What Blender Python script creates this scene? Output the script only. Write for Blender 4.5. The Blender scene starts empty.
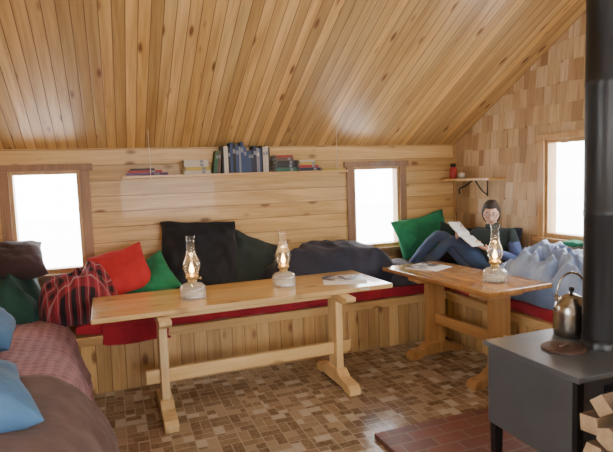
import bpy, bmesh, math, random
from mathutils import Vector, Matrix, Euler, noise
random.seed(7)
S=bpy.context.scene
COL=S.collection
R=math.radians
# ------------------------------------------------------------ node helpers
class N:
    def __init__(s,name):
        s.m=bpy.data.materials.new(name); s.m.use_nodes=True
        s.t=s.m.node_tree; s.b=s.t.nodes['Principled BSDF']; s.o=s.t.nodes['Material Output']
    def n(s,typ,**kw):
        x=s.t.nodes.new(typ)
        for k,v in kw.items(): setattr(x,k,v)
        return x
    def put(s,sock,v):
        if isinstance(v,bpy.types.NodeSocket): s.t.links.new(v,sock)
        else: sock.default_value=v
    def ma(s,op,a,b=0.0,c=None):
        x=s.n('ShaderNodeMath',operation=op); s.put(x.inputs[0],a); s.put(x.inputs[1],b)
        if c is not None: s.put(x.inputs[2],c)
        return x.outputs[0]
    def dot(s,v,vec):
        x=s.n('ShaderNodeVectorMath',operation='DOT_PRODUCT'); s.put(x.inputs[0],v); x.inputs[1].default_value=vec
        return x.outputs['Value']
    def comb(s,a,b,c):
        x=s.n('ShaderNodeCombineXYZ'); s.put(x.inputs[0],a); s.put(x.inputs[1],b); s.put(x.inputs[2],c); return x.outputs[0]
    def obj(s): return s.n('ShaderNodeTexCoord').outputs['Object']
    def noise(s,v,scale=1,detail=3,rough=.55,dist=0):
        x=s.n('ShaderNodeTexNoise'); s.put(x.inputs['Vector'],v); x.inputs['Scale'].default_value=scale
        x.inputs['Detail'].default_value=detail; x.inputs['Roughness'].default_value=rough; x.inputs['Distortion'].default_value=dist
        return x.outputs['Fac']
    def white(s,v,d='3D'):
        x=s.n('ShaderNodeTexWhiteNoise',noise_dimensions=d)
        s.put(x.inputs['W' if d=='1D' else 'Vector'],v); return x.outputs['Value']
    def mr(s,v,a,b,c=0.0,d=1.0):
        x=s.n('ShaderNodeMapRange'); s.put(x.inputs[0],v)
        for i,q in enumerate((a,b,c,d)): x.inputs[1+i].default_value=q
        return x.outputs[0]
    def mix(s,f,a,b,bt='MIX'):
        x=s.n('ShaderNodeMix',data_type='RGBA',blend_type=bt); s.put(x.inputs[0],f)
        for i,q in ((6,a),(7,b)):
            s.put(x.inputs[i], q if isinstance(q,bpy.types.NodeSocket) else (*q,1))
        return x.outputs[2]
    def ramp(s,f,stops,interp='LINEAR'):
        x=s.n('ShaderNodeValToRGB'); s.put(x.inputs[0],f); r=x.color_ramp; r.interpolation=interp
        while len(r.elements)<len(stops): r.elements.new(.5)
        for e,(p,c) in zip(r.elements,stops): e.position=p; e.color=(*c,1)
        return x.outputs[0]
    def bump(s,h,st=.3,dist=.01):
        x=s.n('ShaderNodeBump'); s.put(x.inputs['Height'],h); x.inputs['Strength'].default_value=st; x.inputs['Distance'].default_value=dist
        s.t.links.new(x.outputs[0],s.b.inputs['Normal'])
    def fin(s,col,rough=.5,metal=0,coat=0,sheen=0):
        s.put(s.b.inputs['Base Color'], col if isinstance(col,bpy.types.NodeSocket) else (*col,1))
        s.put(s.b.inputs['Roughness'],rough); s.b.inputs['Metallic'].default_value=metal
        s.b.inputs['Coat Weight'].default_value=coat; s.b.inputs['Sheen Weight'].default_value=sheen
        return s.m

X,Y,Z=(1,0,0),(0,1,0),(0,0,1)
def pine(name,U,V,W,width=.12,c1=(.70,.475,.205),c2=(.47,.28,.095),groove=1.0,rough=.42,var=.40,knot=.8,coat=.1,ksc=1.0,ku=2.8):
    n=N(name); o=n.obj(); u=n.dot(o,U); v=n.dot(o,V); w=n.dot(o,W)
    vb=n.ma('DIVIDE',v,width); idd=n.ma('FLOOR',vb); fr=n.ma('FRACT',vb)
    rnd=n.white(idd,'1D'); rn2=n.white(n.ma('ADD',idd,37.3),'1D')
    g=n.noise(n.comb(n.ma('MULTIPLY_ADD',u,1.1,n.ma('MULTIPLY',rnd,13.)),n.ma('MULTIPLY',v,16.),n.ma('MULTIPLY',w,16.)),1,5,.6,.7)
    g2=n.noise(n.comb(n.ma('MULTIPLY_ADD',u,3.,n.ma('MULTIPLY',rnd,7.)),n.ma('MULTIPLY',v,95.),n.ma('MULTIPLY',w,95.)),1,2)
    f=n.ma('ADD',n.mr(g,.35,.68,0,.85),n.mr(g2,.4,.7,0,.3))
    col=n.mix(f,c1,c2)
    val=n.ma('MULTIPLY_ADD',n.ma('SUBTRACT',rnd,.5),var,1.0); vb2=n.ma('MULTIPLY',val,n.ma('MULTIPLY_ADD',rn2,.25,.86))
    col=n.mix(1.0,col,n.comb(val,n.ma('MULTIPLY',val,n.ma('MULTIPLY_ADD',rn2,.08,.96)),vb2),'MULTIPLY')
    vo=n.n('ShaderNodeTexVoronoi'); vo.inputs['Scale'].default_value=1
    n.put(vo.inputs['Vector'],n.comb(n.ma('MULTIPLY_ADD',u,ku*ksc,n.ma('MULTIPLY',rnd,31.)),n.ma('MULTIPLY',v,6.*ksc),n.ma('MULTIPLY',w,6.*ksc)))
    k=n.mr(vo.outputs['Distance'],.08,.19,knot,0)
    col=n.mix(k,col,(.17,.06,.018))
    h=g2
    if groove>0:
        e=n.ma('MULTIPLY',n.ma('MINIMUM',fr,n.ma('SUBTRACT',1.,fr)),width)
        gm=n.mr(e,.0012,.0045,0,1)
        col=n.mix(n.ma('MULTIPLY',n.ma('SUBTRACT',1.,gm),groove*.85),col,(.11,.045,.016))
        h=n.ma('MULTIPLY_ADD',gm,2.5,n.ma('MULTIPLY',g2,.25))
    n.bump(h,.35,.003)
    return n.fin(col,rough,coat=coat)
def plain(name,c,rough=.5,metal=0,var=.12,sc=8,coat=0,b=0):
    n=N(name); f=n.noise(n.obj(),sc,4)
    col=n.mix(f,tuple(x*(1-var) for x in c),tuple(min(1,x*(1+var)) for x in c))
    if b: n.bump(n.noise(n.obj(),sc*6,3),b,.004)
    return n.fin(col,rough,metal,coat)
def cloth(name,c,c2=None,b=.4,sc=14,rough=.9):
    n=N(name); o=n.obj(); f=n.noise(o,5,4)
    col=n.mix(n.mr(f,.35,.65),c2 or tuple(x*.8 for x in c),c)
    n.bump(n.ma('ADD',n.noise(o,sc,3,.6,.5),n.ma('MULTIPLY',n.noise(o,320,1),.15)),b,.012)
    return n.fin(col,rough,sheen=.08)
def plaid(name,base,st1,st2,p=.11,U=X,V=Y,line=.7):
    n=N(name); o=n.obj()
    u=n.ma('ADD',n.dot(o,U),n.ma('MULTIPLY',n.noise(o,4,2),.05)); v=n.ma('ADD',n.dot(o,V),n.ma('MULTIPLY',n.noise(o,3,2),.05))
    def st(a,per,duty,off=0.): return n.ma('LESS_THAN',n.ma('FRACT',n.ma('ADD',n.ma('DIVIDE',a,per),off)),duty)
    a=n.ma('MULTIPLY',n.ma('ADD',st(u,p,.45),st(v,p,.45)),.5)
    c=n.mix(a,base,st1); b=n.ma('MULTIPLY',n.ma('MAXIMUM',st(u,p,.08,.25),st(v,p,.08,.25)),line)
    c=n.mix(b,c,st2)
    n.bump(n.ma('ADD',n.noise(o,12,3),n.ma('MULTIPLY',n.noise(o,300,1),.15)),.4,.01)
    return n.fin(c,.92,sheen=.08)
def emis(name,c,s):
    n=N(name); e=n.n('ShaderNodeEmission'); e.inputs[0].default_value=(*c,1); e.inputs[1].default_value=s
    n.t.links.new(e.outputs[0],n.o.inputs[0]); return n.m
def thin_glass(name,tint=(1,1,1),diff=.0,lo=.05,hi=.6,dc=(.9,.9,.85)):
    n=N(name); tr=n.n('ShaderNodeBsdfTransparent'); tr.inputs[0].default_value=(*tint,1)
    gl=n.n('ShaderNodeBsdfGlossy'); gl.inputs['Roughness'].default_value=.06
    lw=n.n('ShaderNodeLayerWeight'); lw.inputs[0].default_value=.35
    mx=n.n('ShaderNodeMixShader'); n.put(mx.inputs[0],n.mr(lw.outputs['Facing'],0,1,lo,hi))
    n.t.links.new(tr.outputs[0],mx.inputs[1]); n.t.links.new(gl.outputs[0],mx.inputs[2])
    out=mx.outputs[0]
    if diff:
        d=n.n('ShaderNodeBsdfDiffuse'); d.inputs[0].default_value=(*dc,1)
        m2=n.n('ShaderNodeMixShader'); m2.inputs[0].default_value=diff
        n.t.links.new(out,m2.inputs[1]); n.t.links.new(d.outputs[0],m2.inputs[2]); out=m2.outputs[0]
    n.t.links.new(out,n.o.inputs[0]); return n.m
# ------------------------------------------------------------ mesh builder
class MB:
    def __init__(s): s.v=[];s.f=[];s.mi=[];s.sm=[]
    def add(s,vs,fs,mi=0,sm=False,M=None):
        b=len(s.v)
        for p in vs:
            p=Vector(p); s.v.append(M@p if M else p)
        for f in fs: s.f.append(tuple(i+b for i in f)); s.mi.append(mi); s.sm.append(sm)
        return s
    def box(s,lo,hi,mi=0,M=None):
        (a,b,c),(d,e,f)=lo,hi
        vs=[(a,b,c),(d,b,c),(d,e,c),(a,e,c),(a,b,f),(d,b,f),(d,e,f),(a,e,f)]
        return s.add(vs,[(0,3,2,1),(4,5,6,7),(0,1,5,4),(1,2,6,5),(2,3,7,6),(3,0,4,7)],mi,False,M)
    def prism(s,poly,a,b,axis=1,mi=0,M=None):
        def P(p,t):
            return {0:(t,p[0],p[1]),1:(p[0],t,p[1]),2:(p[0],p[1],t)}[axis]
        n=len(poly); vs=[P(p,a) for p in poly]+[P(p,b) for p in poly]
        fs=[tuple(range(n)),tuple(range(2*n-1,n-1,-1))]+[(i,(i+1)%n,n+(i+1)%n,n+i)[::-1] for i in range(n)]
        return s.add(vs,fs,mi,False,M)
    def lathe(s,prof,mi=0,n=32,M=None,rib=0,nrib=12):
        vs=[];fs=[]
        for r,z in prof:
            for k in range(n):
                a=2*math.pi*k/n; rr=r*(1+rib*math.cos(nrib*a)) if r>1e-4 else r
                vs.append((rr*math.cos(a),rr*math.sin(a),z))
        for j in range(len(prof)-1):
            for k in range(n):
                fs.append((j*n+k,j*n+(k+1)%n,(j+1)*n+(k+1)%n,(j+1)*n+k))
        return s.add(vs,fs,mi,True,M)
    def tube(s,pts,rad,mi=0,n=10,M=None,caps=True):
        pts=[Vector(p) for p in pts]
        if not isinstance(rad,(list,tuple)): rad=[rad]*len(pts)
        vs=[];fs=[];ref=None
        for i,p in enumerate(pts):
            t=(pts[min(i+1,len(pts)-1)]-pts[max(i-1,0)]).normalized()
            if ref is None: ref=t.orthogonal().normalized()
            ref=(ref-t*ref.dot(t)).normalized(); b=t.cross(ref)
            for k in range(n):
                a=2*math.pi*k/n; vs.append(p+(ref*math.cos(a)+b*math.sin(a))*rad[i])
        for i in range(len(pts)-1):
            for k in range(n): fs.append((i*n+k,i*n+(k+1)%n,(i+1)*n+(k+1)%n,(i+1)*n+k))
        if caps:
            fs.append(tuple(range(n-1,-1,-1))); fs.append(tuple(range((len(pts)-1)*n,len(pts)*n)))
        return s.add(vs,fs,mi,True,M)
    def ball(s,c,r,mi=0,n=16,M=None):
        rx,ry,rz=r if isinstance(r,(tuple,list)) else (r,r,r)
        T=Matrix.Translation(c)@Matrix.Diagonal((rx,ry,rz,1))
        if M: T=M@T
        return s.lathe([(math.sin(math.pi*j/n),-math.cos(math.pi*j/n)) for j in range(n+1)],mi,n*2,T)
    def obj(s,name,mats,parent=None,bevel=0,loc=None,rot=None,merge=True):
        me=bpy.data.meshes.new(name); me.from_pydata([tuple(p) for p in s.v],[],s.f)
        for m in (mats if isinstance(mats,(list,tuple)) else [mats]): me.materials.append(m)
        for p,i,q in zip(me.polygons,s.mi,s.sm): p.material_index=i; p.use_smooth=q
        bm=bmesh.new(); bm.from_mesh(me)
        if merge: bmesh.ops.remove_doubles(bm,verts=bm.verts,dist=1e-5)
        bmesh.ops.recalc_face_normals(bm,faces=bm.faces)
        bm.to_mesh(me); bm.free(); me.update()
        o=bpy.data.objects.new(name,me); COL.objects.link(o)
        if parent: o.parent=parent
        if loc: o.location=loc
        if rot: o.rotation_euler=rot
        if bevel:
            b=o.modifiers.new('bevel','BEVEL'); b.width=bevel; b.segments=2; b.limit_method='ANGLE'
        return o
def empty(name,loc=(0,0,0),rot=(0,0,0)):
    o=bpy.data.objects.new(name,None); COL.objects.link(o); o.location=loc; o.rotation_euler=rot; o.empty_display_size=.1; return o
def smooth_pts(pts,k=5):
    P=[Vector(p) for p in pts]; out=[]
    for i in range(len(P)-1):
        a=P[max(i-1,0)];b=P[i];c=P[i+1];d=P[min(i+2,len(P)-1)]
        for j in range(k):
            t=j/k; out.append(.5*((2*b)+(c-a)*t+(2*a-5*b+4*c-d)*t*t+(3*b-a-3*c+d)*t**3))
    out.append(P[-1]); return out
# ------------------------------------------------------------ room constants
CAM=(0,0,1.57); YAW=20.5; PITCH=5.1; ROLL=2.0; F=520
D=4.85; RX=3.59; LX=-1.12; BY=-1.8; HW=1.90; SL=.545; RY=1.5; RZ=HW+SL*(D-RY)
def ceil_z(y): return HW+SL*(D-y) if y>RY else RZ-SL*(RY-y)
# ------------------------------------------------------------ materials
m_wall=pine('pine_wall',X,Z,Y,.135,groove=.7,knot=.85)
m_wallL=pine('pine_wall_side',Y,Z,X,.135,groove=.7)
m_ceil=pine('pine_ceiling',Y,X,(0,0,0),.078,c1=(.68,.45,.19),c2=(.43,.25,.085),groove=1.,rough=.40,knot=.95,coat=.06,ksc=1.5,ku=2.0,var=.55)
m_bench=pine('pine_bench_boards',Z,(1,1,0),(0,0,0),.105,c1=(.64,.42,.18),c2=(.43,.25,.09),groove=.8)
m_benchcap=pine('pine_bench_cap',(1,1,0),Z,(0,0,0),.5,c1=(.64,.42,.19),c2=(.47,.28,.1),groove=0)
m_trim=pine('pine_trim_brown',Z,(1,1,0),(0,0,0),.6,c1=(.34,.19,.09),c2=(.22,.11,.055),groove=0,knot=.2)
m_trimL=pine('pine_trim_light',Z,(1,1,0),(0,0,0),.6,c1=(.58,.36,.16),c2=(.40,.22,.085),groove=0,knot=.2)
TC=dict(c1=(.78,.56,.27),c2=(.62,.40,.16))
m_tab=pine('pine_table_top',X,Y,(0,0,0),.17,groove=.35,rough=.25,coat=.5,var=.15,knot=.5,**TC)
m_tableg=pine('pine_table_leg',Z,X,Y,.9,groove=0,rough=.35,coat=.3,knot=.5,**TC)
m_tabst=pine('pine_table_stretcher',X,Z,Y,.9,groove=0,rough=.35,knot=.5,**TC)
T2=dict(c1=(.54,.30,.11),c2=(.36,.17,.055))
m_tab2g=pine('oiled_table_leg',Z,X,Y,.9,groove=0,rough=.35,coat=.3,knot=.4,**T2)
m_tab2st=pine('oiled_table_stretcher',X,Z,Y,.9,groove=0,rough=.35,knot=.4,**T2)
m_tab2x=pine('oiled_table_planks',X,Y,(0,0,0),.155,groove=.35,rough=.22,coat=.5,var=.2,knot=.4,**T2)
n=N('cedar_shakes'); gi=n.n('ShaderNodeNewGeometry').outputs['Random Per Island']; o_=n.obj()
g=n.noise(n.comb(n.ma('MULTIPLY',n.dot(o_,Y),60.),n.ma('MULTIPLY_ADD',n.dot(o_,Z),3.,n.ma('MULTIPLY',gi,50.)),0.),1,4)
c=n.ramp(gi,[(0,(.30,.175,.085)),(.2,(.50,.345,.18)),(.5,(.60,.43,.245)),(.7,(.41,.26,.125)),(1,(.66,.51,.33))])
c=n.mix(n.mr(g,.4,.75,0,.6),c,(.25,.14,.065)); n.bump(g,.4,.004); m_shake=n.fin(c,.6)
# floor
n=N('vinyl_floor'); o_=n.obj(); x=n.dot(o_,X); y=n.dot(o_,Y); s=.13
xi=n.ma('FLOOR',n.ma('DIVIDE',x,s)); yi=n.ma('FLOOR',n.ma('DIVIDE',y,s)); fx=n.ma('FRACT',n.ma('DIVIDE',x,s)); fy=n.ma('FRACT',n.ma('DIVIDE',y,s))
par=n.ma('FLOORED_MODULO',n.ma('ADD',xi,yi),2.) 
def sel(a,b): return n.ma('ADD',n.ma('MULTIPLY',a,par),n.ma('MULTIPLY',b,n.ma('SUBTRACT',1.,par)))
al=sel(fx,fy); ac=sel(fy,fx)
st=n.ma('FLOOR',n.ma('MULTIPLY',ac,2.)); fs_=n.ma('FRACT',n.ma('MULTIPLY',ac,2.))
hl=n.ma('FLOOR',n.ma('ADD',al,n.ma('MULTIPLY',n.white(n.comb(xi,yi,n.ma('ADD',st,5.))),.9)))
rnd=n.white(n.comb(xi,yi,n.ma('MULTIPLY_ADD',hl,3.,st)))
c=n.ramp(rnd,[(0,(.15,.088,.047)),(.2,(.22,.142,.08)),(.42,(.28,.19,.115)),(.62,(.36,.265,.17)),(.8,(.18,.11,.06)),(.88,(.52,.45,.35))],'CONSTANT')
c=n.mix(n.mr(n.noise(o_,40,3),.35,.7,0,.45),c,(.40,.32,.22))
e1=n.ma('MINIMUM',fs_,n.ma('SUBTRACT',1.,fs_)); e2=n.ma('MULTIPLY',n.ma('MINIMUM',al,n.ma('SUBTRACT',1.,al)),2.)
gm=n.mr(n.ma('MINIMUM',e1,e2),.03,.07)
c=n.mix(gm,(.42,.34,.25),c); n.bump(gm,.08,.002); m_floor=n.fin(c,.18)
# hearth brick tiles
n=N('hearth_tiles'); o_=n.obj(); br=n.n('ShaderNodeTexBrick'); n.put(br.inputs['Vector'],o_)
br.inputs['Color1'].default_value=(.19,.058,.036,1); br.inputs['Color2'].default_value=(.11,.04,.027,1); br.inputs['Mortar'].default_value=(.18,.13,.10,1)
br.inputs['Scale'].default_value=1; br.inputs['Brick Width'].default_value=.21; br.inputs['Row Height'].default_value=.105; br.inputs['Mortar Size'].default_value=.006
n.bump(br.outputs['Fac'],-.5,.004); m_hearth=n.fin(n.mix(n.mr(n.noise(o_,25,3),.4,.7,0,.3),br.outputs['Color'],(.20,.09,.06)),.4)
m_snow=plain('snow',(.9,.92,.95),.8)
m_glass=thin_glass('window_glass',lo=.02,hi=.3)
# ------------------------------------------------------------ shell
MB().box((LX-.12,BY-.12,-.1),(RX+.12,D+.12,0)).obj('floor',m_floor)
def gridwall(mb,axis,t0,t1,a0,a1,z0,z1,holes):
    As=sorted({a0,a1,*[h[0] for h in holes],*[h[1] for h in holes]}); Zs=sorted({z0,z1,*[h[2] for h in holes],*[h[3] for h in holes]})
    for i in range(len(As)-1):
        for j in range(len(Zs)-1):
            ca=(As[i]+As[i+1])/2; cz=(Zs[j]+Zs[j+1])/2
            if any(h[0]<ca<h[1] and h[2]<cz<h[3] for h in holes): continue
            if axis=='y': mb.box((As[i],t0,Zs[j]),(As[i+1],t1,Zs[j+1]))
            else: mb.box((t0,As[i],Zs[j]),(t1,As[i+1],Zs[j+1]))
W1=(-.77,-.235,.86,1.715); W2=(2.34,2.885,.84,1.68); W3=(2.70,3.56,1.0,1.84); WB=(.2,2.2,.9,2.0); WL=(.0,1.4,.9,1.8)
mb=MB(); gridwall(mb,'y',D,D+.12,LX-.12,RX+.12,0,HW+.03,[W1,W2]); mb.obj('wall_back',m_wall,merge=False)
mb=MB(); gridwall(mb,'y',BY-.12,BY,LX-.12,RX+.12,0,ceil_z(BY)+.05,[WB]); mb.obj('wall_rear',m_wall,merge=False)
def gable(name,x0,x1,hole,mat):
    mb=MB(); gridwall(mb,'x',x0,x1,BY,D,0,HW+.03,[hole])
    mb.prism([(D,HW),(RY,RZ+.05),(BY,ceil_z(BY)+.02),(BY,HW)],x0,x1,0)
    return mb.obj(name,mat,merge=False)
gable('wall_left',LX-.12,LX,WL,m_wallL)
wr_=gable('wall_right',RX+.015,RX+.12,W3,m_trimL)
mb=MB(); t=.14
mb.prism([(D+.3,HW-.3*SL),(RY,RZ),(RY,RZ+t),(D+.3,HW-.3*SL+t)],LX-.12,RX+.12,0)
mb.prism([(RY,RZ),(BY-.3,ceil_z(BY-.3)),(BY-.3,ceil_z(BY-.3)+t),(RY,RZ+t)],LX-.12,RX+.12,0)
mb.obj('ceiling',m_ceil,merge=False)
mb=MB(); rh=.165; z=0.0
while z<RZ:
    y=BY+random.uniform(0,.08)
    while y<D:
        w=random.choice([.06,.08,.09,.11,.13]); y2=min(y+w,D); cy=(y+y2)/2
        zt=z+rh+.03; 
        ok=not (cy>W3[0]-.05 and cy<W3[1]+.05 and z+rh/2>W3[2]-.05 and z+rh/2<W3[3]+.05)
        if ok and z<ceil_z(cy)-.0:
            zt=min(zt,ceil_z(cy)+.03); j=random.uniform(-.012,.012); th=random.uniform(.010,.020)
            a,b=y+.0015,y2-.0015
            vs=[(RX+.015,a,z+j),(RX+.015,b,z+j),(RX+.015-th,b,z+j),(RX+.015-th,a,z+j),(RX+.015,a,zt),(RX+.015,b,zt),(RX+.013,b,zt),(RX+.013,a,zt)]
            mb.add(vs,[(0,3,2,1),(4,5,6,7),(0,1,5,4),(1,2,6,5),(2,3,7,6),(3,0,4,7)])
        y=y2
    z+=rh
mb.obj('shakes',m_shake,wr_,merge=False)
def window(name,axis,plane,out,a0,a1,z0,z1,mt,cs=.075,head=.03,inset=.06):
    e=empty(name); s=1 if out>0 else -1
    def bx(mb,a,b,zl,zh,d0,d1):
        lo,hi=sorted((plane+s*d0,plane+s*d1))
        if axis=='y': mb.box((a,lo,zl),(b,hi,zh))
        else: mb.box((lo,a,zl),(hi,b,zh))
    mb=MB()
    bx(mb,a0-cs,a0,z0-.02,z1,-.022,0); bx(mb,a1,a1+cs,z0-.02,z1,-.022,0)
    bx(mb,a0-cs-head,a1+cs+head,z1,z1+cs*.75,-.03,0)
    bx(mb,a0-cs-.02,a1+cs+.02,z0-.045,z0-.012,-.06,.0); bx(mb,a0-cs,a1+cs,z0-.11,z0-.045,-.02,0)
    mb.obj('casing',mt,e,bevel=.003,merge=False)
    mb=MB(); fw=.028
    bx(mb,a0,a0+fw,z0,z1,.0,.1); bx(mb,a1-fw,a1,z0,z1,.0,.1); bx(mb,a0+fw,a1-fw,z1-fw,z1,.0,.1); bx(mb,a0+fw,a1-fw,z0,z0+fw,.0,.1)
    mb.obj('sash',m_trimL,e,bevel=.003,merge=False)
    mb=MB(); bx(mb,a0+fw,a1-fw,z0+fw,z1-fw,inset,inset+.004); mb.obj('pane',m_glass,e)
window('window_1','y',D,1,*W1,m_trim); window('window_2','y',D,1,*W2,m_trim)
window('window_3','x',RX,1,*W3,m_trimL,cs=.07,head=.0); window('added_window_rear','y',BY,-1,*WB,m_trimL); window('added_window_side','x',LX,-1,*WL,m_trimL)  # rear and left windows are unseen, added to let sky light in
MB().box((RX-.02,D-.022,.45),(RX,D-.0,HW)).obj('trim_1',m_trimL)
mb=MB(); mb.box((-40,-40,-.65),(40,40,-.6)); mb.obj('snow_ground',m_snow)
# ------------------------------------------------------------ benches
BF=4.17; RB=2.97; LB=-.40; BT=.45; GP=.004
def bench(x0,y0,x1,y1,lips):
    e=empty('built_in_bench')
    MB().box((x0,y0,0),(x1,y1,BT-.07)).obj('front_boards',m_bench,e)
    MB().box((x0-lips[0],y0-lips[1],BT-.07),(x1+lips[2],y1,BT)).obj('seat_boards',m_benchcap,e,bevel=.004)
bench(LX+GP,BF,RX-.02,D-.07,(0,.018,0)); bench(RB,2.3,RX-.02,BF-.025,(.018,.018,0)); bench(LX+GP,.6,LB,BF-.025,(0,.018,.018))
MB().box((1.40,.7,0),(2.93,2.70,.03)).obj('hearth',m_hearth,bevel=.003)
# ------------------------------------------------------------ soft goods
def pillow(name,w,d,h,loc,rot,mat,wr=.014,seed=0,n=30,pw=3.2,ex=.5,pinch=.07,parent=None):
    bm=bmesh.new(); so=Vector((seed*7.1,seed*3.3,0)); L={}
    for side in (1,-1):
        for i in range(n+1):
            for j in range(n+1):
                u=math.sin((2*i/n-1)*math.pi/2); v=math.sin((2*j/n-1)*math.pi/2)
                pr=max(0,(1-abs(u)**pw)*(1-abs(v)**pw))**ex
                x=w/2*u*(1-pinch*(1-v*v)*abs(u)); y=d/2*v*(1-pinch*(1-u*u)*abs(v))
                q=Vector((x,y,side*.1))*7+so
                z=side*h/2*pr+pr*wr*2*(noise.noise(q)+.6*noise.noise(q*2.7))
                x+=wr*noise.noise(Vector((x*6,y*6,3))+so); y+=wr*noise.noise(Vector((x*6,y*6,9))+so)
                L[side,i,j]=bm.verts.new((x,y,z))
        for i in range(n):
            for j in range(n):
                f=[L[side,i,j],L[side,i+1,j],L[side,i+1,j+1],L[side,i,j+1]]
                fc=bm.faces.new(f if side>0 else f[::-1]); fc.smooth=True
    bmesh.ops.remove_doubles(bm,verts=bm.verts,dist=1e-5); bmesh.ops.recalc_face_normals(bm,faces=bm.faces)
    me=bpy.data.meshes.new(name); bm.to_mesh(me); bm.free(); me.materials.append(mat)
    o=bpy.data.objects.new(name,me); COL.objects.link(o); o.location=loc; o.rotation_euler=rot
    if parent: o.parent=parent
    return o
def heap(name,w,d,h,loc,rz,mat,amp=.45,fr=5,seed=0,n=56,lean=0,fold=.4):
    bm=bmesh.new(); so=Vector((seed*5.7,seed*2.9,seed*1.3)); L={}
    for side in (1,0):
        for i in range(n+1):
            for j in range(n+1):
                u=2*i/n-1; v=2*j/n-1
                uu=u*math.sqrt(max(0,1-v*v*.32)); vv=v*math.sqrt(max(0,1-u*u*.32))
                ed=max(abs(u),abs(v)); pr=max(0,1-ed**3.2)**.42
                x=w/2*uu*1.12; y=d/2*vv*1.12
                wob=noise.noise(Vector((x*5,y*5,0))+so)*.03
                x+=wob; y+=noise.noise(Vector((x*5,y*5,4))+so)*.03
                if side:
                    q=Vector((x*fr,y*fr,.0))+so
                    nz=noise.noise(q*.6); rr=abs(noise.noise(q*1.3+Vector((noise.noise(q*2)*.6,0,0)))); rg=1-math.sqrt(rr*rr+.006)*2.2
                    z=h*pr*(.78+amp*nz+fold*.35*(rg-.3)+.05*noise.noise(q*4)+lean*v)
                    z=max(z,0)
                else: z=0
                L[side,i,j]=bm.verts.new((x,y,z))
        for i in range(n):
            for j in range(n):
                f=[L[side,i,j],L[side,i+1,j],L[side,i+1,j+1],L[side,i,j+1]]
                fc=bm.faces.new(f if side else f[::-1]); fc.smooth=True
    bmesh.ops.remove_doubles(bm,verts=bm.verts,dist=1e-5); bmesh.ops.recalc_face_normals(bm,faces=bm.faces)
    me=bpy.data.meshes.new(name); bm.to_mesh(me); bm.free(); me.materials.append(mat)
    o=bpy.data.objects.new(name,me); COL.objects.link(o); o.location=loc; o.rotation_euler=(0,0,rz); return o
def drape(name,path,y0,y1,mat,seed=0,amp=.02,n=60,th=.02,hem=.05,sk=0):
    pts=smooth_pts([(p[0],0,p[1]) for p in path],8); m=len(pts); vs=[];fs=[]; so=Vector((seed*3.1,seed,0))
    for i in range(n+1):
        y=y0+(y1-y0)*i/n
        for k,p in enumerate(pts):
            q=Vector((k*.12,y*3,0))+so
            tt=k/(m-1); fallz=1 if tt<.6 else 1+1.2*(tt-.6)
            a=amp*fallz*(noise.noise(q)+.6*noise.noise(q*2.3)+.3*noise.noise(q*5))
            tg=(pts[min(k+1,m-1)]-pts[max(k-1,0)]).normalized(); nr=Vector((-tg.z,0,tg.x))
            if nr.z<-.1: nr=-nr
            if abs(nr.z)<.3 and nr.x<0: nr=-nr
            P=Vector((p.x+sk*(1-i/n)*min(1,tt*1.6),y,p.z))+nr*(a+amp*.9)+Vector((0,0,hem*tt*tt*noise.noise(Vector((y*2.5,1,0))+so)))
            P.y+=(.03*noise.noise(Vector((k*.15,seed,5))))*(1 if i in(0,n) else .5)
            vs.append(P)
    for i in range(n):
        for k in range(m-1): fs.append((i*m+k,i*m+k+1,(i+1)*m+k+1,(i+1)*m+k))
    mb=MB(); mb.add(vs,fs,0,True); o=mb.obj(name,mat); s=o.modifiers.new('s','SOLIDIFY'); s.thickness=th; s.offset=0
    return o
c_red=cloth('red_cloth',(.40,.015,.03),(.26,.010,.02)); c_red2=cloth('bright_red',(.50,.022,.03),(.38,.016,.02),b=.25)
c_black=cloth('black_cloth',(.010,.011,.016),b=.6,sc=9); c_green=cloth('green_cloth',(.015,.24,.11),(.010,.14,.065))
c_dgreen=cloth('dark_green_cloth',(.015,.075,.055),(.010,.035,.028)); c_brown=cloth('dark_brown_cloth',(.045,.022,.026),(.026,.013,.016))
c_navy=cloth('navy_cloth',(.024,.026,.045),(.013,.014,.026)); c_grey=cloth('grey_cloth',(.10,.10,.13),(.06,.06,.08))
c_blue=cloth('blue_cloth',(.085,.20,.37),(.06,.14,.28)); c_bag=cloth('light_blue_nylon',(.22,.30,.46),(.15,.21,.35),rough=.5,b=1.0,sc=11)
c_tan=cloth('brown_blanket',(.15,.085,.07),(.10,.055,.045)); c_olive=cloth('charcoal_green',(.022,.035,.032))
c_plm=plaid('mauve_plaid',(.40,.20,.23),(.27,.13,.17),(.48,.30,.31),.055,line=.4); c_plr=plaid('red_black_plaid',(.34,.025,.04),(.016,.012,.016),(.40,.25,.26),.07)
MZ=BT
pillow('bench_mattress',3.86,.62,.10,(1.62,4.475,MZ+.05),(0,0,0),c_red,wr=.006,pw=24,ex=.25,pinch=0,n=60)
pillow('bench_pad',.57,1.78,.10,(3.275,3.245,MZ+.05),(0,0,0),c_red,wr=.006,pw=24,ex=.25,pinch=0,n=50,seed=3)
pillow('couch_mattress',.68,3.0,.09,(-.76,2.62,MZ+.045),(0,0,0),c_tan,wr=.006,pw=24,ex=.25,pinch=0,n=50,seed=4)
TZ=MZ+.10
def clothY(name,x0,x1,mat,seed,drop):
    o=drape(name,[(-.30,TZ+.0),(-.12,TZ+.004),(-.0,TZ-.004),(.028,TZ-.05),(.03,BT-.06),(.032,BT-drop)],-x1,-x0,mat,seed=seed,amp=.008,th=.012)
    o.rotation_euler=(0,0,R(-90)); o.location=(0,BF,0); return o
clothY('red_blanket',-.36,.12,c_red,3,.06)
pillow('black_seat_cushion',.66,.72,.17,(.70,4.58,.89),(R(70),R(2),R(-6)),c_black,wr=.018,pw=5,ex=.4,pinch=.03,n=40)
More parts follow.
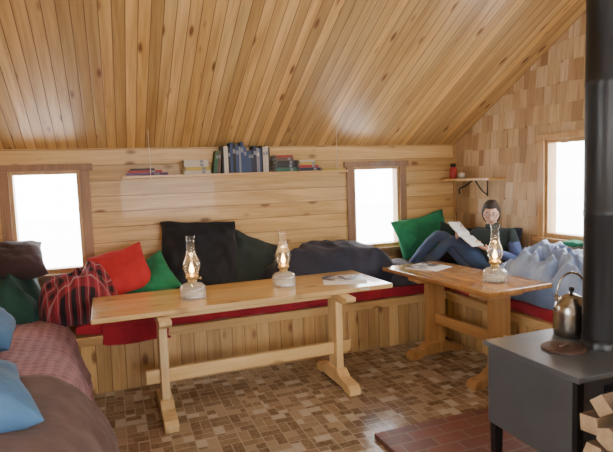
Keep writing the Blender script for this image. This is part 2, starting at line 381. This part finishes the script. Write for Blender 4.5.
pillow('charcoal_cushion',.46,.60,.14,(1.13,4.60,.80),(R(66),R(24),R(-4)),c_olive,wr=.018,pw=5,ex=.4,seed=4)
pillow('red_pillow',.44,.40,.13,(.05,4.46,.88),(R(58),R(-14),R(8)),c_red2)
pillow('green_cushion',.46,.40,.14,(.24,4.46,.77),(R(50),R(-30),R(-8)),c_green,seed=2)
heap('green_blanket',.60,.30,.17,(.24,4.32,TZ),R(5),c_green,seed=5)
heap('plaid_wool_blanket',.54,.42,.42,(-.26,4.40,TZ-.0),R(8),c_plr,seed=1,fold=.7,amp=.5)
heap('dark_green_jacket',.54,.50,.44,(-.82,4.46,TZ-.0),0,c_dgreen,seed=8)
pillow('dark_brown_pillow',.56,.42,.20,(-.79,4.50,1.03),(R(30),0,R(10)),c_brown,seed=6)
heap('navy_duvet',1.24,.56,.50,(1.89,4.49,TZ-.0),R(-2),c_navy,seed=11,amp=.22,fr=2.6,fold=.25)
heap('grey_folded_blanket',.42,.40,.24,(2.52,4.40,TZ-.0),R(-12),c_grey,seed=12,amp=.15,fold=.2)
heap('black_coat',.4,.3,.14,(1.12,4.36,TZ-.0),0,c_black,seed=18)
pillow('green_pillow',.66,.42,.15,(3.07,4.69,.95),(R(72),R(-9),R(2)),c_green,seed=14)
pillow('olive_pillow',.38,.42,.12,(3.33,4.50,.84),(R(74),R(10),R(-40)),c_olive,seed=15)
pillow('navy_back_cushion',.46,.5,.10,(3.48,3.98,.81),(R(82),0,R(-90)),c_navy,seed=16)
heap('sleeping_bag',.52,.94,.44,(3.28,3.12,TZ-.0),0,c_bag,seed=23,amp=.3,fr=5.5,fold=.8,n=80)
pillow('folded_green_blanket',.09,.5,.05,(3.50,3.05,.975),(0,0,0),c_green,seed=19)
# left bench
drape('mauve_plaid_quilt',[(-1.06,TZ+.02),(-.85,TZ+.04),(-.6,TZ+.02),(-.47,TZ+.0),(-.38,TZ-.06),(-.33,.34),(-.27,.12)],2.72,4.24,c_plm,seed=2,amp=.022,sk=.14)
drape('brown_wool_blanket',[(-1.06,TZ+.06),(-.7,TZ+.08),(-.44,TZ+.07),(-.30,TZ+.03),(-.20,TZ-.07),(-.10,.3),(-.05,.10)],1.4,2.84,c_tan,seed=9,amp=.014,th=.024,sk=.08)
pillow('blue_pillow',.50,.56,.22,(-.62,2.40,.74),(R(8),R(8),R(18)),c_blue,seed=21)
pillow('pale_blue_cushion',.34,.5,.20,(-.72,3.38,.82),(0,R(40),R(5)),c_blue,seed=22)
# ------------------------------------------------------------ tables
def trestle(mb,x,y0,y1,top,mi=0,px=.09,pw=.15,yt=None):
    yc=(y0+y1)/2
    prof=[(y0,0),(y0,.04),(y0+.03,.068),(yc-.15,.082),(yc-.09,.125),(yc+.09,.125),(yc+.15,.082),(y1-.03,.068),(y1,.04),(y1,0),(y1-.1,0),(y1-.13,.018),(y0+.13,.018),(y0+.1,0)]
    mb.prism(prof,x-px/2,x+px/2,0,mi)
    mb.box((x-.028,yc-pw/2,.10),(x+.028,yc+pw/2,top-.055),mi)
    mb.prism([(y0+.03,top),(y0+.03,top-.03),(y0+.09,top-.06),(y1-.09,top-.06),(y1-.03,top-.03),(y1-.03,top)],x-.04,x+.04,0,mi)
def table(name,L,Wd,loc,rz,mt,ml,mst,fl,fx,post=.15,strz=.27,fo=0):
    e=empty(name,loc,(0,0,rz)); H=.75; th=.036
    mb=MB(); mb.box((-L/2,-Wd/2,H-th),(L/2,Wd/2,H)); mb.obj('top',mt,e,bevel=.008)
    mb=MB()
    for x in fx: trestle(mb,x,-fl/2+fo,fl/2+fo,H-th,0,pw=post)
    mb.obj('trestle_legs',ml,e,bevel=.005,merge=False)
    mb=MB(); mb.box((fx[0]-.12,fo-.018,strz-.045),(fx[1]+.12,fo+.018,strz+.045))
    mb.box((fx[0]-.02,fo-.03,H-th-.05),(fx[1]+.02,fo+.03,H-th)) 
    mb.obj('stretcher',mst,e,bevel=.004,merge=False)
    return e
table('trestle_table',2.16,.70,(.91,3.81,0),R(.8),m_tab,m_tableg,m_tabst,.64,(-.645,.65),fo=-.20)
table('oiled_trestle_table',1.32,.62,(2.64,3.53,0),R(94.5),m_tab2x,m_tab2g,m_tab2st,.56,(-.47,.27),post=.18,strz=.33,fo=.03)
# ------------------------------------------------------------ oil lamps
m_lg=thin_glass('lamp_glass',(1,1,.98),diff=.03,lo=.02,hi=.32)
m_font=thin_glass('lamp_font_glass',(.96,.95,.92),diff=.25,lo=.08,hi=.6,dc=(.88,.86,.8))
m_brass=plain('brass',(.55,.38,.15),.4,.9)
m_flame=emis('flame',(1,.62,.25),20); m_oil=plain('lamp_oil',(.70,.64,.45),.2)
def lamp(loc,k=1.0,rz=0):
    e=empty('oil_lamp',loc,(0,0,rz)); e.scale=(k,k,k)
    mb=MB(); mb.lathe([(0,.0),(.086,.0),(.090,.006),(.088,.014),(.083,.03),(.090,.06),(.087,.085),(.066,.103),(.036,.112),(.026,.118)],0,48,rib=.03,nrib=12); mb.obj('font',m_font,e)
    mb=MB(); mb.lathe([(0,.012),(.068,.012),(.072,.03),(.075,.045),(0,.045)],0,32); mb.obj('oil',m_oil,e)
    mb=MB(); mb.lathe([(.024,.108),(.031,.112),(.031,.128),(.026,.131),(.026,.137),(.040,.142),(.044,.150),(.044,.158),(.038,.160),(.026,.172),(.012,.176),(0,.176)],0,32)
    mb.tube([(.028,0,.134),(.062,0,.134)],.0025); mb.lathe([(0,0),(.010,0),(.010,.004),(0,.004)],0,16,Matrix.Translation((.062,0,.134))@Matrix.Rotation(R(90),4,'Y'))
    for a in range(4):
        A=R(45+90*a); mb.tube([(.042*math.cos(A),.042*math.sin(A),.155),(.046*math.cos(A),.046*math.sin(A),.185)],.002)
    mb.obj('burner',m_brass,e)
    mb=MB(); mb.lathe([(.038,.158),(.040,.172),(.052,.195),(.061,.222),(.059,.246),(.047,.278),(.035,.310),(.030,.345),(.0285,.390),(.030,.425),(.034,.44)],0,40); mb.obj('chimney',m_lg,e)
    mb=MB(); mb.lathe([(0,.176),(.010,.182),(.017,.196),(.015,.214),(.008,.236),(.003,.25),(0,.256)],0,16); mb.obj('flame_body',m_flame,e)
    l=bpy.data.lights.new('lamp_glow','POINT'); l.energy=2.4; l.color=(1,.58,.22); l.shadow_soft_size=.02
    o=bpy.data.objects.new('flame_glow',l); COL.objects.link(o); o.parent=e; o.location=(0,0,.275)
lamp((.51,3.74,.75),1.02,.3); lamp((1.225,3.82,.75),1.,1.2); lamp((2.69,3.15,.75),.98,.7)
# ------------------------------------------------------------ magazines
m_paper=plain('paper',(.70,.69,.66),.6,var=.06); m_ink=N('magazine_print'); nn=m_ink
c=nn.ramp(nn.noise(nn.obj(),14,3),[(0,(.06,.06,.08)),(.45,(.12,.13,.16)),(.52,(.7,.68,.62)),(.7,(.55,.2,.1)),(1,(.8,.78,.7))],'CONSTANT'); m_ink=nn.fin(c,.35)
def magazine(name,loc,rz,w=.21,d=.28,open_=False):
    e=empty(name,loc,(0,0,rz)); mb=MB(); mb.box((-w/2,-d/2,0),(w/2,d/2,.008),0); mb.box((-w/2-.001,-d/2-.001,.008),(w/2+.001,d/2+.001,.0095),1)
    if open_:
        M=Matrix.Translation((-w/2,0,.008))@Matrix.Rotation(R(-6),4,'Y'); mb.box((-w,-d/2,-.004),(0,d/2,.003),0,M)
    mb.obj('pages',[m_paper,m_ink],e,merge=False)
magazine('magazine',(1.74,3.84,.7505),R(70),.24,.34,True); magazine('newspaper',(2.60,3.98,.7505),R(115),.21,.28,True)
# ------------------------------------------------------------ shelf and books
m_shelf=pine('shelf_board',X,Y,Z,.9,c1=(.64,.42,.18),c2=(.48,.28,.09),groove=0)
e=empty('bookshelf'); mb=MB(); mb.box((.10,4.62,1.63),(2.18,D-.003,1.652)); mb.box((.10,D-.02,1.60),(2.18,D-.003,1.63))
mb.obj('board',m_shelf,e,bevel=.002,merge=False)
m_cord=plain('cord',(.75,.70,.58),.8)
mb=MB()
for x in (.33,2.06): mb.tube([(x,4.625,1.62),(x,4.60,ceil_z(4.60)-.002)],.0025)
mb.obj('hanging_cords',m_cord,e)
bk=[plain('book_%d'%i,c,.5) for i,c in enumerate([(.02,.025,.05),(.03,.055,.14),(.30,.03,.03),(.03,.12,.07),(.45,.33,.06),(.52,.47,.38),(.015,.015,.017),(.12,.05,.14),(.20,.21,.24),(.12,.07,.045)])]
mb=MB(); SZ=1.653
def book(M,w,h,d,ci):
    mb.box((0,0,0),(w,.003,h),ci,M); mb.box((0,.003,0),(.002,d,h),ci,M); mb.box((w-.002,.003,0),(w,d,h),ci,M)
    mb.box((.002,.003,.003),(w-.002,d-.004,h-.003),10,M)
    if w>.020 or h>.3: mb.box((.003,-.0008,h*.66),(w-.003,0,h*.80),8 if ci!=8 else 5,M)
x=.96
for i in range(22):
    w=random.uniform(.014,.030); h=random.uniform(.22,.28) if x<1.15 else random.uniform(.2,.25); d=random.uniform(.13,.17); ci=random.choice([0,1,6,8,0,9,1,6,0,1,6,5])
    if x+w>1.43: break
    T=Matrix.Translation((x,4.68,SZ)); 
    book(T,w,h,d,ci); x+=w+.001
for i,(bx,a) in enumerate([(.915,5),(.885,8)]):
    book(Matrix.Translation((bx,4.68,SZ+.004))@Matrix.Rotation(R(a),4,'Y'),.024,.2,.14,[9,3][i])
def flat(x,z,w,t,ci,d=.15,a=0):
    M=Matrix.Translation((x+w/2,4.66,z))@Matrix.Rotation(R(a),4,'Z')@Matrix.Translation((-w/2,0,0))@Matrix.Translation((0,0,t))@Matrix.Rotation(R(90),4,'Y')
    book(M,t,w,d,ci)
def stack(x,specs):
    z=SZ
    for (w,t,ci,dx,a) in specs: flat(x+dx,z,w,t,ci,.16,a); z+=t+.0006
stack(.14,[(.34,.022,7,0,2),(.28,.022,2,.01,-3),(.2,.014,6,.03,-3)])
stack(.62,[(.23,.028,5,0,0),(.22,.034,4,.01,3),(.21,.03,5,.0,-3),(.21,.03,5,.0,2)])
stack(1.46,[(.21,.034,3,0,0),(.20,.034,6,.0,3),(.19,.032,6,.01,-2),(.18,.03,9,0,4),(.17,.02,2,0,0)])
stack(1.69,[(.22,.03,0,0,0),(.20,.026,2,0,3),(.19,.028,4,.01,-3),(.16,.018,5,.0,2)])
stack(1.93,[(.22,.018,4,0,0)])
mb.obj('books',bk+[m_paper],merge=False)
# corner shelf on right wall
e=empty('corner_shelf'); mb=MB(); mb.box((RX-.20,4.05,1.50),(RX-.002,D-.03,1.525)); mb.obj('board',m_shelf,e,bevel=.002)
m_iron=plain('black_iron',(.03,.03,.032),.45,.6)
mb=MB(); mb.tube(smooth_pts([(RX-.005,4.75,1.36),(RX-.05,4.7,1.38),(RX-.1,4.62,1.42),(RX-.12,4.5,1.45),(RX-.12,4.4,1.50)]),.008); mb.tube([(RX-.008,4.3,1.34),(RX-.008,4.3,1.5)],.006); mb.tube(smooth_pts([(RX-.008,4.3,1.35),(RX-.08,4.3,1.40),(RX-.16,4.3,1.50)]),.006); mb.obj('bracket',m_iron,e)
m_red=plain('red_plastic',(.35,.03,.03),.4); m_cer=plain('ceramic',(.6,.55,.5),.3)
e=empty('shelf_jar',(RX-.13,4.70,1.5255)); MB().lathe([(0,0),(.034,0),(.040,.01),(.040,.10),(.028,.115),(.024,.125),(0,.125)],0,24).obj('body',m_red,e); MB().lathe([(.027,.125),(.030,.125),(.030,.16),(0,.16)],0,24).obj('lid',m_iron,e)
e=empty('shelf_cup',(RX-.12,4.56,1.5255)); MB().lathe([(0,0),(.024,0),(.03,.06),(.028,.06),(.022,.005),(0,.005)],0,24).obj('body',m_cer,e); MB().tube(smooth_pts([(-.028,0,.05),(-.05,0,.04),(-.045,0,.02),(-.025,0,.015)]),.004).obj('handle',m_cer,e)
# ------------------------------------------------------------ stove
m_steel=plain('stove_steel',(.095,.10,.108),.42,.35,var=.25,sc=5); m_blk=plain('stove_black',(.007,.007,.008),.42,.2); m_rust=plain('rusty_lid',(.09,.048,.036),.55,.4,var=.4,sc=14)
HZ=.03; SH=.725
e=empty('wood_stove',(0,0,0)); x0,x1,y0,y1=1.745,2.42,1.565,2.10
MB().box((x0,y0,.30),(x1,y1,SH-.025)).obj('firebox',m_steel,e,bevel=.008)
MB().box((x0-.015,y0-.03,SH-.025),(x1+.015,y1+.015,SH)).obj('top_plate',m_steel,e,bevel=.004)
mb=MB()
for (a,b) in ((x0+.03,y0+.03),(x1-.03,y0+.03),(x0+.03,y1-.03),(x1-.03,y1-.03)): mb.prism([(a-.025,.30),(a+.025,.30),(a+.018,HZ),(a-.018,HZ)],b-.02,b+.02,1)
mb.box((x0-.004,y0-.014,.29),(x0+.035,y0+.012,SH-.025)); mb.box((x1-.035,y0-.014,.29),(x1+.004,y0+.012,SH-.025)); mb.obj('legs',m_blk,e,bevel=.003,merge=False)
mb=MB(); mb.box((x0+.16,y0-.035,.38),(x1-.16,y0,.66)); mb.box((x0+.2,y0-.045,.42),(x1-.2,y0-.035,.62)); mb.tube([(x1-.2,y0-.05,.53),(x1-.2,y0-.10,.53),(x1-.2,y0-.10,.60)],.01)
for z in (.43,.61): mb.tube([(x0+.15,y0-.03,z-.03),(x0+.15,y0-.03,z+.03)],.012)
mb.obj('door',m_blk,e,bevel=.004,merge=False)
mb=MB(); mb.lathe([(0,0),(.10,0),(.10,.008),(.085,.012),(0,.012)],0,40,Matrix.Translation((1.975,1.84,SH))); mb.tube([(1.945,1.84,SH+.015),(2.005,1.84,SH+.015)],.006); mb.obj('cooking_lid',m_rust,e)
PX,PY=2.155,1.79
MB().lathe([(.088,0),(.088,.012),(.085,.02),(.085,.05),(0,.05)],0,40,Matrix.Translation((PX,PY,SH))).obj('flue_collar',m_blk,e)
e=empty('stove_pipe'); mb=MB(); pr=[(.081,SH+.05)]
for z in (1.35,1.95,2.55): pr+=[(.081,z),(.083,z+.004),(.083,z+.03),(.081,z+.034)]
pr+=[(.081,ceil_z(PY)+.02)]; mb.lathe(pr,0,40,Matrix.Translation((PX,PY,0))); mb.obj('pipe',m_blk,e)
mb=MB(); mb.lathe([(.083,0),(.20,0),(.20,-.006),(.083,-.006)],0,40,Matrix.Translation((PX,PY,ceil_z(PY)-.12))); mb.obj('ceiling_collar',m_blk,e)
# kettle
m_ss=plain('stainless',(.36,.34,.30),.25,1.,var=.2)
e=empty('kettle',(2.18,1.985,SH+.0005),(0,0,R(75))); e.scale=(.92,.92,1.18)
MB().lathe([(0,0),(.086,0),(.092,.008),(.094,.03),(.092,.10),(.088,.13),(.070,.155),(.058,.162),(.056,.166),(.05,.17),(.02,.182),(0,.184)],0,40).obj('body',m_ss,e)
MB().lathe([(0,.182),(.008,.184),(.008,.192),(.016,.198),(.014,.21),(0,.213)],0,20).obj('lid_knob',m_blk,e)
MB().tube(smooth_pts([(.08,0,.07),(.115,0,.10),(.135,0,.135),(.150,0,.150)]),[.022]*6+[.016]*6+[.012]*4,0,14).obj('spout',m_ss,e)
MB().tube(smooth_pts([(0,.078,.14),(0,.085,.19),(0,.06,.25),(0,0,.275),(0,-.06,.25),(0,-.085,.19),(0,-.078,.14)]),.0055).obj('handle',m_ss,e)
# firewood
m_bark=plain('bark',(.14,.09,.06),.9,var=.4,sc=20,b=.6); m_split=pine('split_wood',X,Y,Z,.9,c1=(.52,.38,.25),c2=(.33,.22,.13),groove=0,rough=.8,coat=0)
mb=MB(); random.seed(5)
for r in range(8):
    for q in range(4):
        cy=1.40-.115*q-(.05 if r%2 else 0); cz=HZ+.047+.09*r; L=random.uniform(.34,.42); xs=1.60+random.uniform(-.02,.035)
        k=random.choice([3,4,5,6]); a0=random.uniform(0,6); rr=.057
        poly=[(cy+rr*random.uniform(.82,1.05)*math.cos(a0+2*math.pi*i/k),cz+rr*.88*random.uniform(.85,1.02)*math.sin(a0+2*math.pi*i/k)) for i in range(k)]
        b=len(mb.f); mb.prism(poly,xs,xs+L,0,1)
        for i in range(b+2,b+2+k//2): mb.mi[i]=0
mb.obj('firewood_stack',[m_bark,m_split],merge=False,bevel=.003)
# ------------------------------------------------------------ woman reading
m_skin=plain('skin',(.58,.35,.26),.55,var=.06); m_jean=cloth('denim',(.05,.085,.17),(.034,.06,.125),b=.3); m_vest=cloth('vest',(.012,.024,.022),b=.3)
m_sleeve=cloth('blue_sleeve',(.10,.15,.34),(.075,.11,.26),b=.3); m_hair=plain('brown_hair',(.030,.018,.012),.6,var=.4,sc=60,b=.5); m_sock=cloth('sock',(.06,.06,.07))
m_eyew=plain('eye_white',(.8,.78,.75),.2,var=.01); m_iris=plain('iris',(.05,.04,.03),.2); m_lip=plain('lips',(.42,.20,.16),.45)
W_=empty('woman_reading')
J={'pel':(3.27,3.93,.67),'sp':(3.31,3.93,.79),'ch':(3.335,3.93,.93),'nb':(3.33,3.925,1.05),'nk':(3.315,3.92,1.10),'hd':(3.295,3.91,1.15),
 'ls':(3.395,3.765,1.0),'le':(3.385,3.65,.78),'lw':(3.145,3.77,.885),
 'rs':(3.275,4.085,1.0),'re':(3.185,4.20,.80),'rw':(3.05,4.09,.955),
 'lh':(3.25,3.86,.65),'lk':(3.03,4.13,.96),'la':(2.80,4.40,.62),'lt':(2.67,4.48,.60),
 'rh':(3.22,4.01,.65),'rk':(2.96,4.25,1.01),'ra':(2.74,4.50,.62),'rt':(2.60,4.56,.60)}
rad={'pel':.13,'sp':.125,'ch':.135,'nb':.075,'nk':.05,'hd':.047,'ls':.070,'le':.052,'lw':.034,'rs':.070,'re':.052,'rw':.034,'lh':.095,'lk':.068,'la':.045,'lt':.036,'rh':.095,'rk':.068,'ra':.045,'rt':.036}
Ed=[('pel','sp'),('sp','ch'),('ch','nb'),('nb','nk'),('nk','hd'),('ch','ls'),('ls','le'),('le','lw'),('ch','rs'),('rs','re'),('re','rw'),('pel','lh'),('lh','lk'),('lk','la'),('la','lt'),('pel','rh'),('rh','rk'),('rk','ra'),('ra','rt')]
ks=list(J); me=bpy.data.meshes.new('b'); me.from_pydata([J[k] for k in ks],[(ks.index(a),ks.index(b)) for a,b in Ed],[])
tmp=bpy.data.objects.new('b',me); COL.objects.link(tmp)
sk=tmp.modifiers.new('s','SKIN'); sk.use_smooth_shade=True; sb=tmp.modifiers.new('ss','SUBSURF'); sb.levels=2; sb.render_levels=2
for i,k in enumerate(ks):
    d=me.skin_vertices[0].data[i]; d.radius=(rad[k],rad[k]); d.use_root=(k=='pel')
dg=bpy.context.evaluated_depsgraph_get(); bme=bpy.data.meshes.new_from_object(tmp.evaluated_get(dg)); bpy.data.objects.remove(tmp)
bme.materials.clear()
for m in (m_vest,m_sleeve,m_jean,m_skin,m_sock): bme.materials.append(m)
cls={}
for a,b in Ed:
    cls[(a,b)]=2 if b in('lh','rh','lk','rk','la','ra') else 4 if b in('lt','rt') else 1 if (b in('le','re','lw','rw')) else 3 if b in('nk','hd') else 0
def dseg(p,a,b):
    a=Vector(a);b=Vector(b);t=max(0,min(1,(p-a).dot(b-a)/(b-a).length_squared)); return (p-(a+(b-a)*t)).length
for p in bme.polygons:
    c=Vector(p.center); best=min(Ed,key=lambda q:dseg(c,J[q[0]],J[q[1]])/((rad[q[0]]+rad[q[1]])/2)); mi=cls[best]
    if mi==0 and c.z<.70: mi=2
    p.material_index=mi; p.use_smooth=True
for v in bme.vertices:
    q=v.co*14; v.co+=Vector((noise.noise(q),noise.noise(q+Vector((5,0,0))),noise.noise(q+Vector((0,5,0)))))*.008
bo=bpy.data.objects.new('body',bme); COL.objects.link(bo); bo.parent=W_
# head
hf=Vector((-.66,-.70,-.22)).normalized(); hu=Vector((-.08,-.08,1)); hu=(hu-hf*hu.dot(hf)).normalized(); hx=hf.cross(hu)
HM=Matrix.Translation((3.285,3.895,1.205))@Matrix(((hx.x,hf.x,hu.x,0),(hx.y,hf.y,hu.y,0),(hx.z,hf.z,hu.z,0),(0,0,0,1)))@Matrix.Scale(1.01,4)
def g_(x,z,cx,cz,sx,sz): return math.exp(-((x-cx)/sx)**2-((z-cz)/sz)**2)
vs=[];fs=[];nn_=40;mm=56
for j in range(nn_+1):
    th=math.pi*j/nn_
    for k in range(mm):
        ph=2*math.pi*k/mm; x=math.sin(th)*math.cos(ph); y=math.sin(th)*math.sin(ph); z=-math.cos(th)
        px,py,pz=.074*x,.094*y,.114*z
        if z<0: px*=1-.30*abs(z)**1.3; py*=(1-.12*abs(z)) if y>0 else (1-.45*abs(z))
        if y>0:
            fr=min(1,y*1.6)
            py+=fr*(.022*g_(px,pz,0,-.022,.012,.016)+.013*g_(px,pz,0,.0,.009,.03)-.010*g_(abs(px),pz,.030,.006,.016,.012)+.006*g_(px,pz,0,.03,.05,.012)+.007*g_(px,pz,0,-.056,.022,.010)+.010*g_(px,pz,0,-.098,.022,.016)+.004*g_(abs(px),pz,.04,-.025,.02,.02))
        vs.append((px,py,pz))
for j in range(nn_):
    for k in range(mm): fs.append((j*mm+k,j*mm+(k+1)%mm,(j+1)*mm+(k+1)%mm,(j+1)*mm+k))
MB().add(vs,fs,0,True,HM).obj('head',m_skin,W_)
mb=MB()
for s in (-1,1): mb.ball((s*.074,-.008,-.008),(.010,.018,.03),0,10,HM)
mb.obj('ears',m_skin,W_)
mb=MB()
for s in (-1,1): mb.ball((s*.030,.078,.006),(.0125,.010,.009),0,10,HM); mb.ball((s*.030,.0865,.004),(.0055,.003,.0055),1,8,HM)
mb.obj('eyes',[m_eyew,m_iris],W_)
mb=MB(); mb.ball((0,.0895,-.053),(.022,.006,.004),0,10,HM); mb.ball((0,.0885,-.060),(.018,.006,.005),0,10,HM); mb.obj('mouth',m_lip,W_)
mb=MB()
for s in (-1,1): mb.tube([(s*.048,.080,.026),(s*.032,.091,.032),(s*.016,.092,.027)],[.002,.003,.002],0,8,HM)
mb.obj('eyebrows',m_hair,W_)
vs=[];fs=[];keep=set()
for j in range(nn_+1):
    th=math.pi*j/nn_
    for k in range(mm):
        ph=2*math.pi*k/mm; x=math.sin(th)*math.cos(ph); y=math.sin(th)*math.sin(ph); z=-math.cos(th)
        r=1+.04*noise.noise(Vector((x*6,y*6,z*2)))
        px,py,pz=.083*x*r,.101*y*r-.006,.119*z*r+.001
        if y>0: py=.094*y+.006
        vs.append((px,py,pz))
        hl=.062-.20*max(0,min(1,(.72-y)/1.0))
        if pz>hl: keep.add(j*mm+k)
for j in range(nn_):
    for k in range(mm):
        f=(j*mm+k,j*mm+(k+1)%mm,(j+1)*mm+(k+1)%mm,(j+1)*mm+k)
        if all(i in keep for i in f): fs.append(f)
o=MB().add(vs,fs,0,True,HM).obj('hair',m_hair,W_); s=o.modifiers.new('s','SOLIDIFY'); s.thickness=.008
mb=MB()
for s in (-1,1):
    mb.tube([(s*.031+.020*math.cos(a),.100,.004+.016*math.sin(a)) for a in [2*math.pi*i/20 for i in range(21)]],.0018,0,6,HM,False)
    mb.tube([(s*.052,.098,.008),(s*.076,.06,.008),(s*.080,0,.006)],.0018,0,6,HM)
mb.tube([(-.012,.1,.006),(0,.102,.009),(.012,.1,.006)],.0018,0,6,HM)
mb.obj('glasses',m_iron,W_)
mb=MB(); mb.lathe([(.056,-.02),(.066,0),(.064,.03),(.056,.045),(.050,.04)],0,28,Matrix.Translation((3.322,3.922,1.055))@Matrix.Rotation(R(-10),4,'Y')); mb.obj('vest_collar',m_vest,W_)
def hand(wr,d,nrm,side,name):
    d=Vector(d).normalized(); nrm=Vector(nrm); nrm=(nrm-d*nrm.dot(d)).normalized(); c=d.cross(nrm)*side; w=Vector(wr); mb=MB()
    M=Matrix.Translation(w)@Matrix(((c.x,d.x,nrm.x,0),(c.y,d.y,nrm.y,0),(c.z,d.z,nrm.z,0),(0,0,0,1)))
    mb.tube([(0,-.02,0),(0,.0,0)],[.022,.021],0,12,M)
    mb.ball((0,.042,0),(.038,.052,.015),0,12,M)
    for i,(cx,L) in enumerate([(.029,.068),(.010,.078),(-.010,.072),(-.028,.056)]):
        p=[Vector((cx*.7,.05,0)),Vector((cx,.085,.0)),Vector((cx*1.05,.085+L*.42,.010)),Vector((cx*1.05,.085+L*.66,.028)),Vector((cx*1.03,.085+L*.72,.046))]
        mb.tube(smooth_pts(p,3),[.0095]*4+[.009]*4+[.0078]*3+[.0068,.0045],0,8,M)
    mb.tube(smooth_pts([(.018,.015,0),(.042,.036,.008),(.052,.062,.020),(.047,.082,.030)],3),[.012,.012,.012,.011,.0105,.010,.0095,.009,.008,.005],0,8,M)
    mb.obj(name,m_skin,W_)
BC=Vector((3.02,3.94,1.01)); bn=Vector((.35,-.55,.75)).normalized()
bw=Vector((.45,-.88,-.20)); bw=(bw-bn*bw.dot(bn)).normalized(); bu=bn.cross(bw)
if bu.z<0: bu=-bu
BM=Matrix.Translation(BC)@Matrix(((bw.x,bu.x,bn.x,0),(bw.y,bu.y,bn.y,0),(bw.z,bu.z,bn.z,0),(0,0,0,1)))
mb=MB()
for s in (-1,1):
    pp=[(0,0),(.03,.014),(.08,.014),(.16,.022)]
    poly=[(s*a,b) for a,b in pp]+[(s*a,b-.007) for a,b in pp[::-1]]
    mb.prism(poly,-.12,.12,1,0,BM)
    poly=[(s*a,b-.0072) for a,b in pp]+[(s*a*1.01,b-.0085) for a,b in pp[::-1]]
    mb.prism(poly,-.122,.122,1,1,BM)
mb.obj('open_magazine',[m_paper,m_ink],W_,merge=False)
hl=BM@Vector((.14,-.07,-.005)); hr=BM@Vector((-.14,-.07,-.005))
hand(J['lw'],hl-Vector(J['lw']),bn,1,'hand_left'); hand(J['rw'],hr-Vector(J['rw']),bn,-1,'hand_right')
# ------------------------------------------------------------ lights
w=bpy.data.worlds.new('overcast'); S.world=w; w.use_nodes=True; nt=w.node_tree; bg=nt.nodes['Background']
tc=nt.nodes.new('ShaderNodeTexCoord'); sx=nt.nodes.new('ShaderNodeSeparateXYZ'); rp=nt.nodes.new('ShaderNodeValToRGB')
nt.links.new(tc.outputs['Generated'],sx.inputs[0]); nt.links.new(sx.outputs[2],rp.inputs[0]); nt.links.new(rp.outputs[0],bg.inputs[0])
rp.color_ramp.elements[0].color=(.95,.97,1,1); rp.color_ramp.elements[1].color=(.97,.98,1,1); bg.inputs[1].default_value=17
def area(name,loc,rot,sx_,sy_,p,c=(1,1,1)):
    l=bpy.data.lights.new(name,'AREA'); l.shape='RECTANGLE'; l.size=sx_; l.size_y=sy_; l.energy=p; l.color=c
    o=bpy.data.objects.new(name,l); COL.objects.link(o); o.location=loc; o.rotation_euler=rot
area('rear_fill',(1.2,BY+.05,1.45),(R(90),0,0),2.0,1.1,44,(1,.99,.96))  # added fill light behind the camera, just inside the rear opening
area('side_fill',(LX+.05,.7,1.35),(R(90),0,R(-90)),1.4,.9,12,(1,.99,.97))  # added fill from the left, out of view
area('overhead_fill',(1.2,.3,2.9),(R(25),0,0),2.4,1.8,14,(1,.98,.94))  # soft fill added under the ridge, no fixture there
# ------------------------------------------------------------ camera
cam=bpy.data.cameras.new('camera'); co=bpy.data.objects.new('camera',cam); COL.objects.link(co); S.camera=co
cam.sensor_width=36; cam.sensor_fit='HORIZONTAL'; cam.lens=F/613*36; cam.clip_start=.05
yw,pt,rl=R(YAW),R(PITCH),R(ROLL)
fw=Vector((math.sin(yw)*math.cos(pt),math.cos(yw)*math.cos(pt),-math.sin(pt))); rt=Vector((math.cos(yw),-math.sin(yw),0)); up=rt.cross(fw)
r2=rt*math.cos(rl)-up*math.sin(rl); u2=up*math.cos(rl)+rt*math.sin(rl)
co.matrix_world=Matrix.Translation(CAM)@Matrix(((r2.x,u2.x,-fw.x,0),(r2.y,u2.y,-fw.y,0),(r2.z,u2.z,-fw.z,0),(0,0,0,1)))
